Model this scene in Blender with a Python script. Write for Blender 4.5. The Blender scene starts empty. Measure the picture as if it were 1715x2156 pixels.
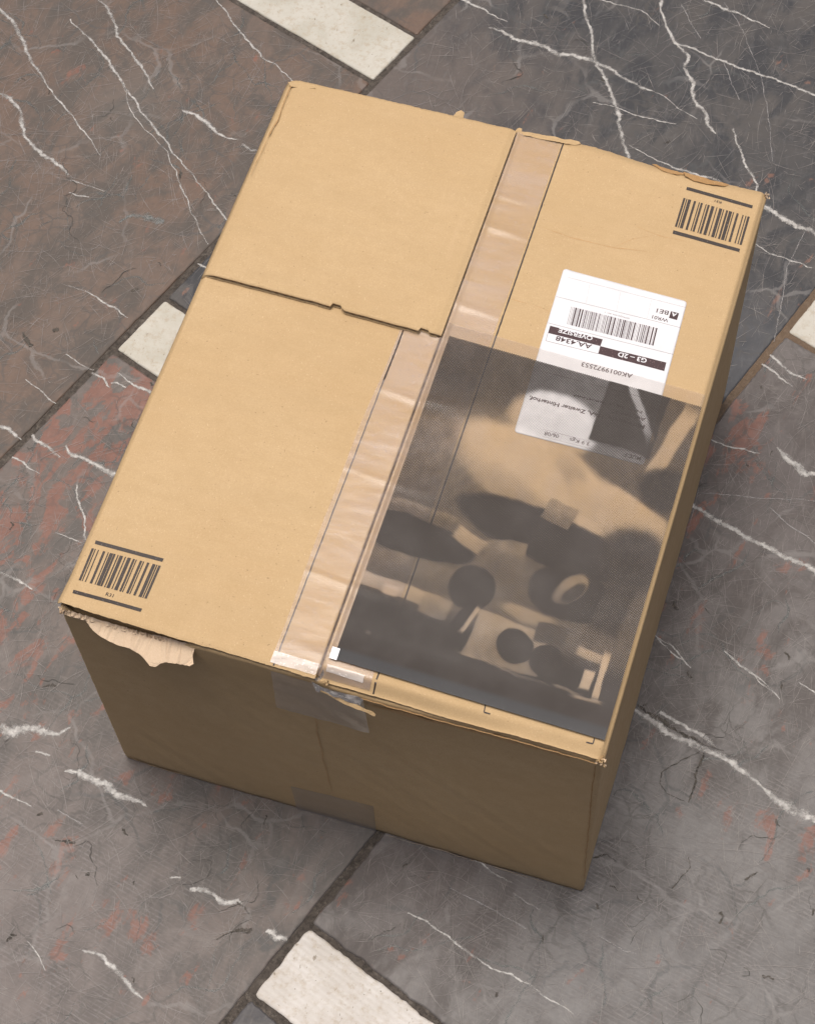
import bpy, bmesh, math, random
import numpy as np
from mathutils import Vector, Matrix, noise
rnd = random.Random(7)
sc = bpy.context.scene
COL = sc.collection

# ------------------------------------------------------------------ camera
FPX = 4174.194 / 1715.0                      # focal length in image widths
ROT = Matrix(((0.95235587, 0.30317054, -0.03325544),
              (0.25280169, -0.84568702, -0.47000508),
              (-0.17061539, 0.43920507, -0.88203702)))   # rows: right, down, forward
EYE = Vector((0.47233184, -0.49965154, 1.60607141))
cam = bpy.data.cameras.new('camera')
cam.sensor_fit = 'HORIZONTAL'; cam.sensor_width = 36; cam.lens = 36 * FPX
cam.clip_start = 0.05; cam.clip_end = 60
co = bpy.data.objects.new('camera', cam); COL.objects.link(co)
m = Matrix((ROT[0], -ROT[1], -ROT[2])).transposed().to_4x4(); m.translation = EYE
co.matrix_world = m
sc.camera = co

# ------------------------------------------------------------------ sky + sun (soft light high up, from the far left)
SUN = Vector((-0.13, 0.11, 1.0)).normalized()
w = bpy.data.worlds.new('World'); sc.world = w; w.use_nodes = True
nt = w.node_tree; nt.nodes.clear()
wo = nt.nodes.new('ShaderNodeOutputWorld'); bg = nt.nodes.new('ShaderNodeBackground')
sk = nt.nodes.new('ShaderNodeTexSky'); sk.sky_type = 'NISHITA'; sk.sun_disc = False
sk.sun_elevation = math.asin(SUN.z); sk.sun_rotation = math.atan2(SUN.x, SUN.y)
sk.dust_density = 9.0; sk.air_density = 0.7; sk.ozone_density = 0.3
nt.links.new(sk.outputs[0], bg.inputs[0]); nt.links.new(bg.outputs[0], wo.inputs[0])
bg.inputs[1].default_value = 0.14
sl = bpy.data.lights.new('sun', 'SUN'); sl.energy = 2.4; sl.angle = math.radians(32); sl.color = (1.0, 0.985, 0.955)
so = bpy.data.objects.new('sun', sl); COL.objects.link(so)
so.rotation_euler = (-SUN).to_track_quat('-Z', 'Y').to_euler(); so.location = (0, 0, 3)
sc.view_settings.view_transform = 'Standard'; sc.view_settings.look = 'None'
sc.view_settings.exposure = -0.14; sc.view_settings.gamma = 1
sc.render.engine = 'CYCLES'
sc.cycles.transparent_max_bounces = 24

# ------------------------------------------------------------------ measuring helpers
W, L, H = 0.410, 0.506, 0.3083               # box: width, length, height in metres
def hit(x, y, p, n):
    """point of the photograph (1715 wide) -> place on the plane through p with normal n"""
    d = ROT.transposed() @ Vector(((x - 857.5) / (FPX * 1715), (y - 1078) / (FPX * 1715), 1))
    n = Vector(n); p = Vector(p)
    return EYE + d * ((p - EYE).dot(n) / d.dot(n))
def top(x, y, z=H): return hit(x, y, (0, 0, z), (0, 0, 1))
def flo(x, y, z=0.0): return hit(x, y, (0, 0, z), (0, 0, 1))
def fro(x, y, yy=0.0): return hit(x, y, (0, yy, 0), (0, 1, 0))
def fn(x, y, z=0.0, s=1.0): return noise.noise(Vector((x * s, y * s, z)))

def lab(o, label=None, cat=None, kind=None, group=None):
    if label: o['label'] = label
    if cat: o['category'] = cat
    if kind: o['kind'] = kind
    if group: o['group'] = group
    return o
def link(name, me, mat=None, parent=None):
    o = bpy.data.objects.new(name, me); COL.objects.link(o)
    if mat: me.materials.append(mat)
    if parent: o.parent = parent
    return o
def mesh(name, vs, fs, mat=None, parent=None, smooth=False, uvs=None):
    me = bpy.data.meshes.new(name); me.from_pydata([tuple(v) for v in vs], [], fs)
    if uvs is not None:
        l = me.uv_layers.new(name='UVMap')
        for p in me.polygons:
            for li in p.loop_indices: l.data[li].uv = uvs[me.loops[li].vertex_index]
    if smooth: me.polygons.foreach_set('use_smooth', [True] * len(me.polygons))
    me.update()
    return link(name, me, mat, parent)
def grid(name, nx, ny, fn_, mat, parent=None, smooth=True, thick=0.0, attr=None):
    vs = []; uv = []
    for j in range(ny + 1):
        for i in range(nx + 1):
            vs.append(fn_(i / nx, j / ny)); uv.append((i / nx, j / ny))
    fs = [(j*(nx+1)+i, j*(nx+1)+i+1, (j+1)*(nx+1)+i+1, (j+1)*(nx+1)+i) for j in range(ny) for i in range(nx)]
    o = mesh(name, vs, fs, mat, parent, smooth, uv)
    if attr:
        a = o.data.attributes.new(attr[0], 'FLOAT', 'POINT')
        a.data.foreach_set('value', [attr[1](u, v) for (u, v) in uv])
    if thick:
        md = o.modifiers.new('ply', 'SOLIDIFY'); md.thickness = thick; md.offset = -1
    return o
def lerp(pts, x):
    if x <= pts[0][0]: return pts[0][1]
    for a, b in zip(pts, pts[1:]):
        if x <= b[0]: return a[1] + (b[1] - a[1]) * (x - a[0]) / (b[0] - a[0])
    return pts[-1][1]
def sst(a, b, x):
    t = max(0, min(1, (x - a) / (b - a))); return t * t * (3 - 2 * t)

# ------------------------------------------------------------------ material helpers
class NT:
    def __init__(s, name):
        s.m = bpy.data.materials.new(name); s.m.use_nodes = True; s.t = s.m.node_tree; s.t.nodes.clear()
        s.out = s.n('ShaderNodeOutputMaterial')
    def n(s, k, **kw):
        nd = s.t.nodes.new(k)
        for a, b in kw.items(): setattr(nd, a, b)
        return nd
    def set(s, nd, key, v):
        if hasattr(v, 'is_linked') or isinstance(v, bpy.types.NodeSocket): s.t.links.new(v, nd.inputs[key])
        else: nd.inputs[key].default_value = v
    def pos(s): return s.n('ShaderNodeNewGeometry').outputs['Position']
    def map(s, v, loc=(0,0,0), rot=(0,0,0), sca=(1,1,1)):
        nd = s.n('ShaderNodeMapping'); s.set(nd, 0, v); nd.inputs[1].default_value = loc
        nd.inputs[2].default_value = rot; nd.inputs[3].default_value = sca; return nd.outputs[0]
    def noise(s, v, scale, detail=4, rough=0.55, dist=0.0):
        nd = s.n('ShaderNodeTexNoise'); s.set(nd, 'Vector', v); nd.inputs['Scale'].default_value = scale
        nd.inputs['Detail'].default_value = detail; nd.inputs['Roughness'].default_value = rough
        nd.inputs['Distortion'].default_value = dist; return nd.outputs['Fac']
    def vor(s, v, scale, feat='F1', out='Distance', rand=1.0):
        nd = s.n('ShaderNodeTexVoronoi'); nd.feature = feat; s.set(nd, 'Vector', v)
        nd.inputs['Scale'].default_value = scale; nd.inputs['Randomness'].default_value = rand; return nd.outputs[out]
    def ramp(s, f, a, b, lo=0.0, hi=1.0, smooth=True):
        nd = s.n('ShaderNodeMapRange'); nd.interpolation_type = 'SMOOTHSTEP' if smooth else 'LINEAR'
        s.set(nd, 0, f); nd.inputs[1].default_value = a; nd.inputs[2].default_value = b
        nd.inputs[3].default_value = lo; nd.inputs[4].default_value = hi; return nd.outputs[0]
    def math(s, op, a, b=0.0, clamp=False):
        nd = s.n('ShaderNodeMath', operation=op); nd.use_clamp = clamp; s.set(nd, 0, a); s.set(nd, 1, b); return nd.outputs[0]
    def mix(s, f, a, b, mode='MIX'):
        nd = s.n('ShaderNodeMix', data_type='RGBA', blend_type=mode); s.set(nd, 0, f)
        s.set(nd, 6, a if not isinstance(a, tuple) else (*a, 1)); s.set(nd, 7, b if not isinstance(b, tuple) else (*b, 1))
        return nd.outputs[2]
    def bump(s, h, dist, strength=1.0, nrm=None):
        nd = s.n('ShaderNodeBump'); s.set(nd, 'Height', h); nd.inputs['Distance'].default_value = dist
        nd.inputs['Strength'].default_value = strength
        if nrm is not None: s.set(nd, 'Normal', nrm)
        return nd.outputs[0]
    def pbr(s, color, rough=0.5, nrm=None, spec=0.5):
        nd = s.n('ShaderNodeBsdfPrincipled'); s.set(nd, 'Base Color', color if not isinstance(color, tuple) else (*color, 1))
        s.set(nd, 'Roughness', rough); nd.inputs['Specular IOR Level'].default_value = spec
        if nrm is not None: s.set(nd, 'Normal', nrm)
        return nd.outputs[0]
    def fin(s, sh): s.t.links.new(sh, s.out.inputs[0]); return s.m
    def mixsh(s, f, a, b):
        nd = s.n('ShaderNodeMixShader'); s.set(nd, 0, f); s.t.links.new(a, nd.inputs[1]); s.t.links.new(b, nd.inputs[2]); return nd.outputs[0]
    def transp(s, c=(1,1,1)):
        nd = s.n('ShaderNodeBsdfTransparent'); s.set(nd, 0, (*c, 1)); return nd.outputs[0]

def ink_nodes(t, c=(0.034, 0.026, 0.022), rough=0.55):
    p = t.pos(); return t.pbr(t.mix(t.ramp(t.noise(p, 900, 2), .62, .72), c, tuple(min(1, x * 3 + .05) for x in c)), rough, spec=.3)

def board_mat(name, c0, c1, dark, spec=.2):
    t = NT(name); p = t.pos()
    big = t.noise(p, 9, 3, .6); mid = t.noise(t.map(p, sca=(1, 1.8, 1)), 70, 4, .65)
    col = t.mix(t.ramp(big, .3, .7), c0, c1)
    col = t.mix(t.ramp(mid, .35, .75, 0, .35), col, tuple(x * .86 for x in c0))
    grain = t.noise(p, 900, 3, .75)
    col = t.mix(t.ramp(grain, .32, .66, 0, .9), tuple(x * 1.0 for x in c0) and col, t.mix(.55, col, dark))
    # light and dark fibres in the recycled paper
    fl = t.noise(t.map(p, rot=(0, 0, .6), sca=(1, .33, 1)), 1700, 1, .5)
    col = t.mix(t.ramp(fl, .67, .77, 0, .45), col, (.68, .53, .36))
    fd = t.noise(t.map(p, loc=(3, 1, 2), rot=(0, 0, -.5), sca=(.35, 1, 1)), 700, 1, .5)
    col = t.mix(t.ramp(fd, .77, .82, 0, .4), col, (.10, .055, .03))
    sp = t.noise(t.map(p, loc=(9, 4, 2)), 560, 0, .5)
    col = t.mix(t.ramp(sp, .82, .86, 0, .4), col, (.06, .035, .02))
    bd = t.noise(t.map(p, loc=(6, 1, 3), sca=(.12, 1, 1)), 60, 3, .6)
    col = t.mix(t.ramp(bd, .40, .66, 0, .16), col, tuple(x * .80 for x in c0))
    # scuffs: broad, faint, rubbed patches
    sc_ = t.noise(t.map(p, rot=(0, 0, .3), sca=(1, .18, 1)), 28, 4, .7)
    col = t.mix(t.ramp(sc_, .60, .74, 0, .12), col, (.56, .41, .26))
    wave = t.n('ShaderNodeTexWave'); wave.bands_direction = 'Y'; t.set(wave, 'Vector', t.map(p, rot=(0, 0, 0)))
    wave.inputs['Scale'].default_value = 45; wave.inputs['Distortion'].default_value = .6; wave.inputs['Detail'].default_value = 2
    h = t.math('ADD', t.math('MULTIPLY', grain, .25), t.math('MULTIPLY', wave.outputs['Fac'], .10))
    h = t.math('ADD', h, t.math('MULTIPLY', mid, .5))
    return t.fin(t.pbr(col, t.ramp(mid, .3, .7, .62, .82), t.bump(h, .00035, .7), spec))
KRAFT = board_mat('kraft board', (.462, .332, .182), (.434, .304, .160), (.36, .245, .125))
PALE = board_mat('torn inner paper', (.66, .52, .37), (.60, .46, .32), (.5, .37, .24))
FLUTE = board_mat('fluting paper', (.34, .22, .11), (.29, .18, .085), (.20, .12, .06))
SOFTF = board_mat('soft fold', (.46, .295, .145), (.43, .27, .13), (.36, .22, .10))
CREASE = board_mat('worn crease', (.36, .22, .095), (.32, .19, .08), (.24, .13, .05))

t = NT('black print'); BLACK = t.fin(ink_nodes(t))
t = NT('label print'); LINK = t.fin(ink_nodes(t, (.040, .018, .020), .5))
t = NT('label paper'); p = t.pos()
c = t.mix(t.ramp(t.noise(p, 60, 4, .6), .35, .7), (.60, .60, .61), (.56, .56, .57))
LPAPER = t.fin(t.pbr(c, .45, t.bump(t.noise(p, 120, 3), .0004, .35), .4))
t = NT('white corner print'); WHITE = t.fin(t.pbr((.72, .72, .73), .4))

def tape_mat(name, haze, hc, rough, wr, tint=(.93, .92, .91), gl=.7):
    t = NT(name); p = t.pos()
    wr1 = t.noise(t.map(p, rot=(0, 0, -.10), sca=(.28, 1, 1)), 38, 4, .6, .4)      # wrinkles across the strip
    wr2 = t.noise(p, 210, 3, .6)
    h = t.math('ADD', wr1, t.math('MULTIPLY', wr2, .12))
    nrm = t.bump(h, wr, 1.0)
    d = t.pbr(hc, .6, None, .2)
    fac = t.ramp(wr1, .34, .66, haze * .45, haze * 1.7)
    bub = t.ramp(t.noise(p, 420, 3, .6), .58, .66, 0, haze * .9)
    base = t.mixsh(t.math('ADD', fac, bub), t.transp(tint), d)
    g = t.n('ShaderNodeBsdfGlossy'); g.inputs['Roughness'].default_value = rough; t.set(g, 'Normal', nrm)
    fr = t.n('ShaderNodeFresnel'); fr.inputs[0].default_value = 1.47; t.set(fr, 'Normal', nrm)
    return t.fin(t.mixsh(t.math('MULTIPLY', fr.outputs[0], gl, True), base, g.outputs[0]))
TAPE = tape_mat('clear tape', .15, (.62, .52, .47), .26, .00045)
TAPE_OLD = tape_mat('clear tape folded over', .07, (.36, .33, .32), .34, .0004, (.91, .91, .92), .28)
TAPE_GREY = tape_mat('crumpled tape', .5, (.50, .48, .47), .12, .003)

def vein_mat(name, c0, c1, thr, soft, alpha=1.0, ns=260, rough=.42):
    """UV.x runs -1..1 across the streak; ragged, broken edge"""
    t = NT(name); p = t.pos()
    uv = t.n('ShaderNodeUVMap'); sp = t.n('ShaderNodeSeparateXYZ'); t.t.links.new(uv.outputs[0], sp.inputs[0])
    e = t.math('SUBTRACT', 1.0, t.math('ABSOLUTE', t.math('SUBTRACT', t.math('MULTIPLY', sp.outputs[0], 2.0), 1.0)))
    n1 = t.noise(p, ns, 4, .7)
    f = t.ramp(t.math('ADD', e, t.math('MULTIPLY', t.math('SUBTRACT', n1, .5), 1.3)), thr, thr + soft, 0, alpha)
    f = t.math('MULTIPLY', f, t.ramp(t.noise(t.map(p, loc=(7, 2, 0)), 42, 4, .6), .34, .54, .38, 1))
    col = t.mix(t.ramp(t.noise(p, 180, 4, .7), .38, .62), c0, c1)
    return t.fin(t.mixsh(f, t.transp(), t.pbr(col, rough, None, .4)))
VEIN = vein_mat('white calcite vein', (.41, .40, .375), (.25, .24, .225), .30, .60)
FAINT = vein_mat('faint vein', (.36, .35, .34), (.24, .23, .225), .3, .5, .62)
GREEN = vein_mat('green grey vein', (.115, .128, .122), (.082, .092, .09), .3, .8, .62, 120)
PITM = vein_mat('mortar filled pit', (.040, .035, .028), (.075, .065, .052), .45, .25, .9, 420, .8)
t = NT('hairline scratch'); SCR = t.fin(t.pbr(t.mix(t.ramp(t.noise(t.pos(), 90, 3), .3, .7), (.255, .235, .22), (.15, .135, .125)), .5, None, .4))
t = NT('crack'); CRK = t.fin(t.pbr(t.mix(t.noise(t.pos(), 200, 2), (.03, .03, .028), (.075, .07, .062)), .8, None, .2))

RGR = math.radians(20.1)          # direction of the long joints, seen from above
def stone_mat(name, base, alt, third, red, redamt, spots=(), tints_sheens=(), chisel=(), rough=.36, light=(.19, .173, .158)):
    t = NT(name); p = t.pos()
    al = t.map(p, rot=(0, 0, RGR - .12))
    n1 = t.noise(p, 7, 5, .6, .4); n2 = t.noise(t.map(al, sca=(1, .55, 1)), 24, 6, .68, .6); n3 = t.noise(p, 110, 5, .75)
    col = t.mix(t.ramp(n1, .38, .64), base, alt)
    col = t.mix(t.ramp(n2, .42, .60, 0, .95), col, third)
    for (x, y, r, cc, amt) in tints_sheens:  # broad stone tints, some of them painting in the pale sky sheen
        d = t.n('ShaderNodeVectorMath', operation='DISTANCE'); t.set(d, 0, p); d.inputs[1].default_value = (x, y, 0)
        col = t.mix(t.math('MULTIPLY', t.ramp(t.math('ADD', d.outputs['Value'], t.math('MULTIPLY', t.math('SUBTRACT', n2, .5), r)), 0, r, 1, 0), amt), col, cc)
    # salmon inclusions, elongated along the bedding
    rn = t.noise(t.map(al, loc=(2, 3, 0), sca=(1.5, .62, 1)), 34, 5, .62, .5)
    den = redamt
    dens = None
    for (x, y, r, amt) in spots:
        d = t.n('ShaderNodeVectorMath', operation='DISTANCE'); t.set(d, 0, p); d.inputs[1].default_value = (x, y, 0)
        k = t.ramp(d.outputs['Value'], 0, r, amt, 0)
        dens = k if dens is None else t.math('ADD', dens, k)
    rv = rn if dens is None else t.math('ADD', rn, dens)
    fr = t.noise(p, 150, 4, .7)
    rm = t.ramp(t.math('ADD', rv, t.math('MULTIPLY', t.math('SUBTRACT', fr, .5), .22)), .630 - den, .70 - den, 0, .60)
    col = t.mix(rm, col, t.mix(fr, red, tuple(x * .7 for x in red)))
    # fine mottling, pale rubbed film and dark pits
    col = t.mix(t.ramp(n3, .32, .68, 0, .5), col, t.mix(.5, col, (.05, .045, .042)))
    ln = t.noise(t.map(p, rot=(0, 0, 1.0), sca=(1, .25, 1)), 150, 5, .8)
    col = t.mix(t.ramp(ln, .50, .74, 0, .34), col, light)
    ln2 = t.noise(t.map(p, loc=(1, 7, 0), rot=(0, 0, -.5), sca=(.22, 1, 1)), 170, 5, .8)
    col = t.mix(t.ramp(ln2, .52, .76, 0, .32), col, light)
    wp = t.n('ShaderNodeVectorMath', operation='ADD'); t.set(wp, 0, p)
    wn = t.n('ShaderNodeTexNoise'); t.set(wn, 'Vector', p); wn.inputs['Scale'].default_value = 26; wn.inputs['Detail'].default_value = 5
    wsc = t.n('ShaderNodeVectorMath', operation='SCALE'); t.t.links.new(wn.outputs['Color'], wsc.inputs[0]); wsc.inputs['Scale'].default_value = .035
    t.t.links.new(wsc.outputs[0], wp.inputs[1]); wpo = wp.outputs[0]
    for vs_, wdt, cc, am, off in ((15, .008, (.056, .060, .060), .50, 0), (42, .018, (.060, .055, .05), .5, 5), (9, .006, (.22, .21, .20), .35, 9)):
        e = t.vor(t.map(wpo, loc=(off, off, 0)), vs_, 'DISTANCE_TO_EDGE', 'Distance')
        mk = t.math('MULTIPLY', t.ramp(e, wdt, wdt * 3.5, am, 0), t.ramp(t.noise(t.map(p, loc=(off, 3, 0)), 13, 3), .45, .62))
        col = t.mix(mk, col, cc)
    pv = t.noise(t.map(p, loc=(5, 5, 0)), 320, 3, .6)
    col = t.mix(t.ramp(pv, .70, .78, 0, .7), col, (.035, .033, .03))
    h = t.math('ADD', t.math('MULTIPLY', n3, .5), t.math('MULTIPLY', pv, -.4))
    for (x, y, r) in chisel:      # fine toothed-chisel furrows left in the dressed stone
        wv = t.n('ShaderNodeTexWave'); wv.bands_direction = 'X'; t.set(wv, 'Vector', t.map(p, rot=(0, 0, math.radians(102))))
        wv.inputs['Scale'].default_value = 80; wv.inputs['Distortion'].default_value = .35
        wv.inputs['Detail'].default_value = 3; wv.inputs['Detail Scale'].default_value = 1.2
        d = t.n('ShaderNodeVectorMath', operation='DISTANCE'); t.set(d, 0, p); d.inputs[1].default_value = (x, y, 0)
        mk = t.math('MULTIPLY', t.ramp(d.outputs['Value'], r * .25, r, 1, 0), t.ramp(n2, .30, .62, .15, 1))
        br = t.ramp(t.noise(p, 240, 4, .7), .35, .6)
        k = t.math('MULTIPLY', t.math('MULTIPLY', mk, t.ramp(wv.outputs['Fac'], .45, .95)), br)
        col = t.mix(t.math('MULTIPLY', t.math('MULTIPLY', k, t.ramp(t.noise(t.map(p, rot=(0, 0, .3)), 30, 3), .35, .65, .2, 1)), .38), col, (.26, .245, .24))
        h = t.math('ADD', h, t.math('MULTIPLY', k, .5))
    return t.fin(t.pbr(col, t.ramp(n2, .3, .7, rough + .08, rough + .26), t.bump(h, .0004, .6), .25))

RED = (.26, .10, .065)
ST_A = stone_mat('brown stone', (.120, .079, .057), (.118, .088, .070), (.078, .066, .056), RED, -.02,
                 [(-.02, .60, .16, .05), (-.17, .40, .18, .05), (.0, .74, .10, .05)], [(-.26, .68, .09, (.10, .11, .105), .3)], (), .36, (.165, .130, .110))
ST_B = stone_mat('red brown stone', (.115, .091, .078), (.128, .109, .098), (.092, .084, .077), RED, .01,
                 [(-.165, .27, .18, .16), (-.19, .06, .20, .14), (-.10, -.12, .14, .07), (.05, -.12, .12, .06), (-.12, .35, .07, .10)],
                 [(-.05, -.2, .30, (.138, .119, .111), .75)], [(-.06, -.20, .32)])  # paler near end: sky sheen put into the stone colour
ST_C = stone_mat('grey stone', (.112, .100, .094), (.140, .130, .124), (.078, .068, .063), RED, -.01,
                 [(.41, .47, .12, .17), (.45, .30, .16, .07), (.56, .10, .12, .07), (.22, -.05, .06, .08), (.46, -.05, .12, .03)],
                 [(.30, -.02, .13, (.098, .078, .074), .6), (.55, -.05, .38, (.150, .146, .141), .8), (.45, .40, .2, (.092, .076, .072), .6)],  # the large pale grey patch is reflected sky painted as colour
                 [(.50, .0, .26)])
ST_D = stone_mat('dark stone', (.048, .047, .047), (.072, .066, .061), (.028, .030, .034), (.25, .12, .08), -.02,
                 [(.10, .62, .10, .04), (.45, .62, .10, .06)], [(.0, .74, .26, (.105, .085, .074), .9), (.42, .55, .13, (.058, .062, .070), .7)], (), .34, (.125, .123, .122))
ST_E = stone_mat('small dark tile', (.055, .052, .055), (.08, .075, .076), (.045, .045, .05), RED, -.2)

def marble_mat(name, c0, c1, grime, chisel):
    t = NT(name); p = t.pos()
    n1 = t.noise(p, 22, 5, .65); n2 = t.noise(p, 120, 5, .75); n3 = t.noise(t.map(p, rot=(0, 0, .7), sca=(1, .4, 1)), 260, 4, .7)
    col = t.mix(t.ramp(n1, .36, .66), c0, c1)
    col = t.mix(t.ramp(n2, .45, .70, 0, grime), col, (.30, .245, .17))
    col = t.mix(t.ramp(n3, .63, .72, 0, grime * 1.5), col, (.16, .13, .085))
    col = t.mix(t.ramp(t.noise(t.map(p, loc=(4, 2, 0)), 420, 2), .70, .76, 0, .8), col, (.10, .08, .05))
    h = n2
    if chisel:
        wv = t.n('ShaderNodeTexWave'); t.set(wv, 'Vector', t.map(p, rot=(0, 0, math.radians(110))))
        wv.inputs['Scale'].default_value = 62; wv.inputs['Distortion'].default_value = .35; wv.inputs['Detail'].default_value = 3
        col = t.mix(t.ramp(wv.outputs['Fac'], .3, 1, 0, .2), col, (.38, .345, .31)); h = t.math('ADD', h, wv.outputs['Fac'])
    return t.fin(t.pbr(col, .5, t.bump(h, .0004, .5), .4))
MB1 = marble_mat('cream marble', (.41, .395, .345), (.35, .335, .28), .6, False)
MB2 = marble_mat('chalky marble', (.47, .45, .42), (.40, .375, .34), .6, True)

t = NT('dark mortar'); p = t.pos()
c = t.mix(t.ramp(t.noise(p, 60, 5, .7), .3, .7), (.060, .050, .042), (.085, .072, .060))
c = t.mix(t.ramp(t.noise(p, 300, 4, .7), .42, .66, 0, .8), c, (.026, .022, .018))
c = t.mix(t.ramp(t.noise(t.map(p, loc=(8, 3, 0)), 150, 5, .75), .52, .68, 0, .6), c, (.15, .13, .11))
c = t.mix(t.ramp(t.noise(t.map(p, loc=(3, 3, 0)), 520, 2, .7), .68, .76, 0, .6), c, (.20, .18, .15))
d = t.n('ShaderNodeVectorMath', operation='DISTANCE'); t.set(d, 0, p); d.inputs[1].default_value = (.50, .66, 0)
c = t.mix(t.ramp(d.outputs['Value'], .12, .30, .65, 0), c, (.15, .10, .062))
MORTAR = t.fin(t.pbr(c, .8, t.bump(t.noise(p, 260, 6, .75), .0016, .9), .25))

# ------------------------------------------------------------------ the floor: 500 mm courses of slabs divided by 75 mm marble strips
EV = Vector((0.3437, 0.9391, 0)); EU = Vector((0.9391, -0.3437, 0))
def uv2(u, v, z=0.0): return EU * u + EV * v + Vector((0, 0, z))
def inv(p): return (EU.dot(p), EV.dot(p))
floor = grid('floor', 60, 60, lambda a, b: (lambda q: q + Vector((0, 0, -.0015 + .0009 * fn(q.x, q.y, 0, 90))))(uv2(-1.45 + 2.9 * a, -1.15 + 3.0 * b)), MORTAR)
lab(floor, 'dark mortar bed holding stone slabs and marble strips', kind='structure')

def slab(name, u0, u1, v0, v1, mat, label=None, rad=.003, rough=.0005, z=0.0, chip=0.0):
    """stone with a worn, slightly ragged arris"""
    pts = []
    def seg(a, b):
        n = max(2, int((Vector(b) - Vector(a)).length / .004))
        for i in range(n): pts.append((a[0] + (b[0]-a[0]) * i / n, a[1] + (b[1]-a[1]) * i / n))
    def arc(cx, cy, a0):
        for i in range(4): a = a0 + math.pi / 2 * i / 4; pts.append((cx + rad * math.cos(a), cy + rad * math.sin(a)))
    seg((u0 + rad, v0), (u1 - rad, v0)); arc(u1 - rad, v0 + rad, -math.pi / 2)
    seg((u1, v0 + rad), (u1, v1 - rad)); arc(u1 - rad, v1 - rad, 0)
    seg((u1 - rad, v1), (u0 + rad, v1)); arc(u0 + rad, v1 - rad, math.pi / 2)
    seg((u0, v1 - rad), (u0, v0 + rad)); arc(u0 + rad, v0 + rad, math.pi)
    mu, mv = (u0 + u1) / 2, (v0 + v1) / 2; n = len(pts); vs = []
    for ins, zz in ((.0016, z), (.0006, z - .0005), (0, z - .0016), (0, z - .02)):
        for (u, v) in pts:
            k = rough * (fn(u, v, 1, 60) + .8 * fn(u, v, 3, 230)) + chip * max(0, fn(u, v, 8, 45) - .25)
            du = (u - mu) / ((u1 - u0) / 2); dv = (v - mv) / ((v1 - v0) / 2)
            e = ins + max(-.0012, k + rough * .5)
            vs.append(uv2(u - (e if du > .97 or (abs(du) >= abs(dv) and du > 0) else -e if du < -.97 or (abs(du) >= abs(dv)) else 0) * (1 if abs(abs(u - mu) - (u1-u0)/2) < rad + 1e-6 else 0),
                          v - (e if dv > 0 else -e) * (1 if abs(abs(v - mv) - (v1-v0)/2) < rad + 1e-6 else 0), zz))
    fs = [tuple(range(n))]
    for r in range(3):
        for i in range(n): j = (i + 1) % n; fs.append((r*n + i, r*n + n + i, r*n + n + j, r*n + j))
    o = mesh(name, vs, fs, mat, floor)
    if label: o['label'] = label
    return o
slabs = {}
for ci in range(-2, 4):
    u0 = -.286 + ci * .507; u1 = u0 + .501
    off = [.306, -.019][ci % 2] if ci != -1 else .715
    off = {-1: .715, 0: .306, 1: .706}.get(ci, off)
    for k in (-1, 0, 1):
        ve = off + k * .8005
        if ve > 2.0 or ve - .725 < -1.3: continue
        key = (ci, k); mat = ST_A; lb = None; zz = -.0002 * ((ci * 3 + k) % 3)
        if key == (-1, 0): mat, lb = ST_A, 'brown slab with long white veins'
        elif key == (-1, 1): mat = ST_A
        elif key == (0, 0): mat, lb = ST_B, 'reddish slab with salmon streaks and chisel furrows'
        elif key == (0, 1): mat, lb = ST_D, 'near black slab with bold white veins'
        elif key == (1, 0): mat, lb = ST_C, 'grey slab with a broad broken white vein'
        elif key == (1, -1): mat, lb = ST_E, 'small corner of a dark slab'
        elif (ci + k) % 2: mat = ST_D
        slabs[key] = slab('stone_slab', u0, u1, ve - .7215, ve - .0005, mat, lb, .003, .0006 if ci < 1 else .0011, zz, .003 if ci == 1 else .001)
        mk = MB2 if key in ((1, -1),) else MB1
        mt = slab('marble_strip', u0, u1, ve + .0042, ve + .0755, mk, {(-1, 0): 'cream marble strip beyond the box', (0, 0): 'cream marble strip cut off by the left side of the box',
             (1, 0): 'marble strip at the right', (1, -1): 'chalky furrowed marble strip nearest the camera'}.get(key), .0025 if key != (1, -1) else .006, .0004 if key != (1, -1) else .0012, zz - .0003)

# ---- streaks in the stone (coordinates measured on the photograph, laid on the floor)
zc = [0]
def ribbon(pts, wid, z, jag=.25, step=.003, seed=0):
    """pts: floor points, wid: full widths in metres -> verts, faces, uvs of a ragged strip"""
    P = []; Wd = []
    for a, b, wa, wb in zip(pts, pts[1:], wid, wid[1:]):
        n = max(1, int((b - a).length / step))
        for i in range(n): P.append(a.lerp(b, i / n)); Wd.append(wa + (wb - wa) * i / n)
    P.append(pts[-1]); Wd.append(wid[-1])
    vs = []; uv = []; N = len(P)
    for i, (q, ww) in enumerate(zip(P, Wd)):
        tn = (P[min(N-1, i+1)] - P[max(0, i-1)]); nn = Vector((-tn.y, tn.x, 0)).normalized()
        sh = nn * (fn(q.x, q.y, seed, 55) * min(.003, ww * .7 + .0006) + fn(q.x, q.y, seed + 9, 200) * min(.0012, ww * .4))
        k = 1 + jag * (fn(q.x, q.y, seed + 4, 130) * 1.6 + fn(q.x, q.y, seed + 5, 420))
        for s in (-1, 0, 1): vs.append(q + sh + nn * s * ww * .5 * max(.15, k) + Vector((0, 0, z))); uv.append(((s + 1) / 2, i / 10))
    fs = []
    for i in range(N - 1):
        for s in (0, 1): fs.append((i*3+s, i*3+s+1, i*3+s+4, i*3+s+3))
    return vs, fs, uv
def collect(name, strips, mat, parent):
    vs = []; fs = []; uv = []
    for v, f, u in strips:
        o = len(vs); vs += v; uv += u; fs += [tuple(i + o for i in q) for q in f]
    o = mesh(name, vs, fs, mat, parent, False, uv); o['kind'] = 'stuff'; return o
MM = .00034
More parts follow.
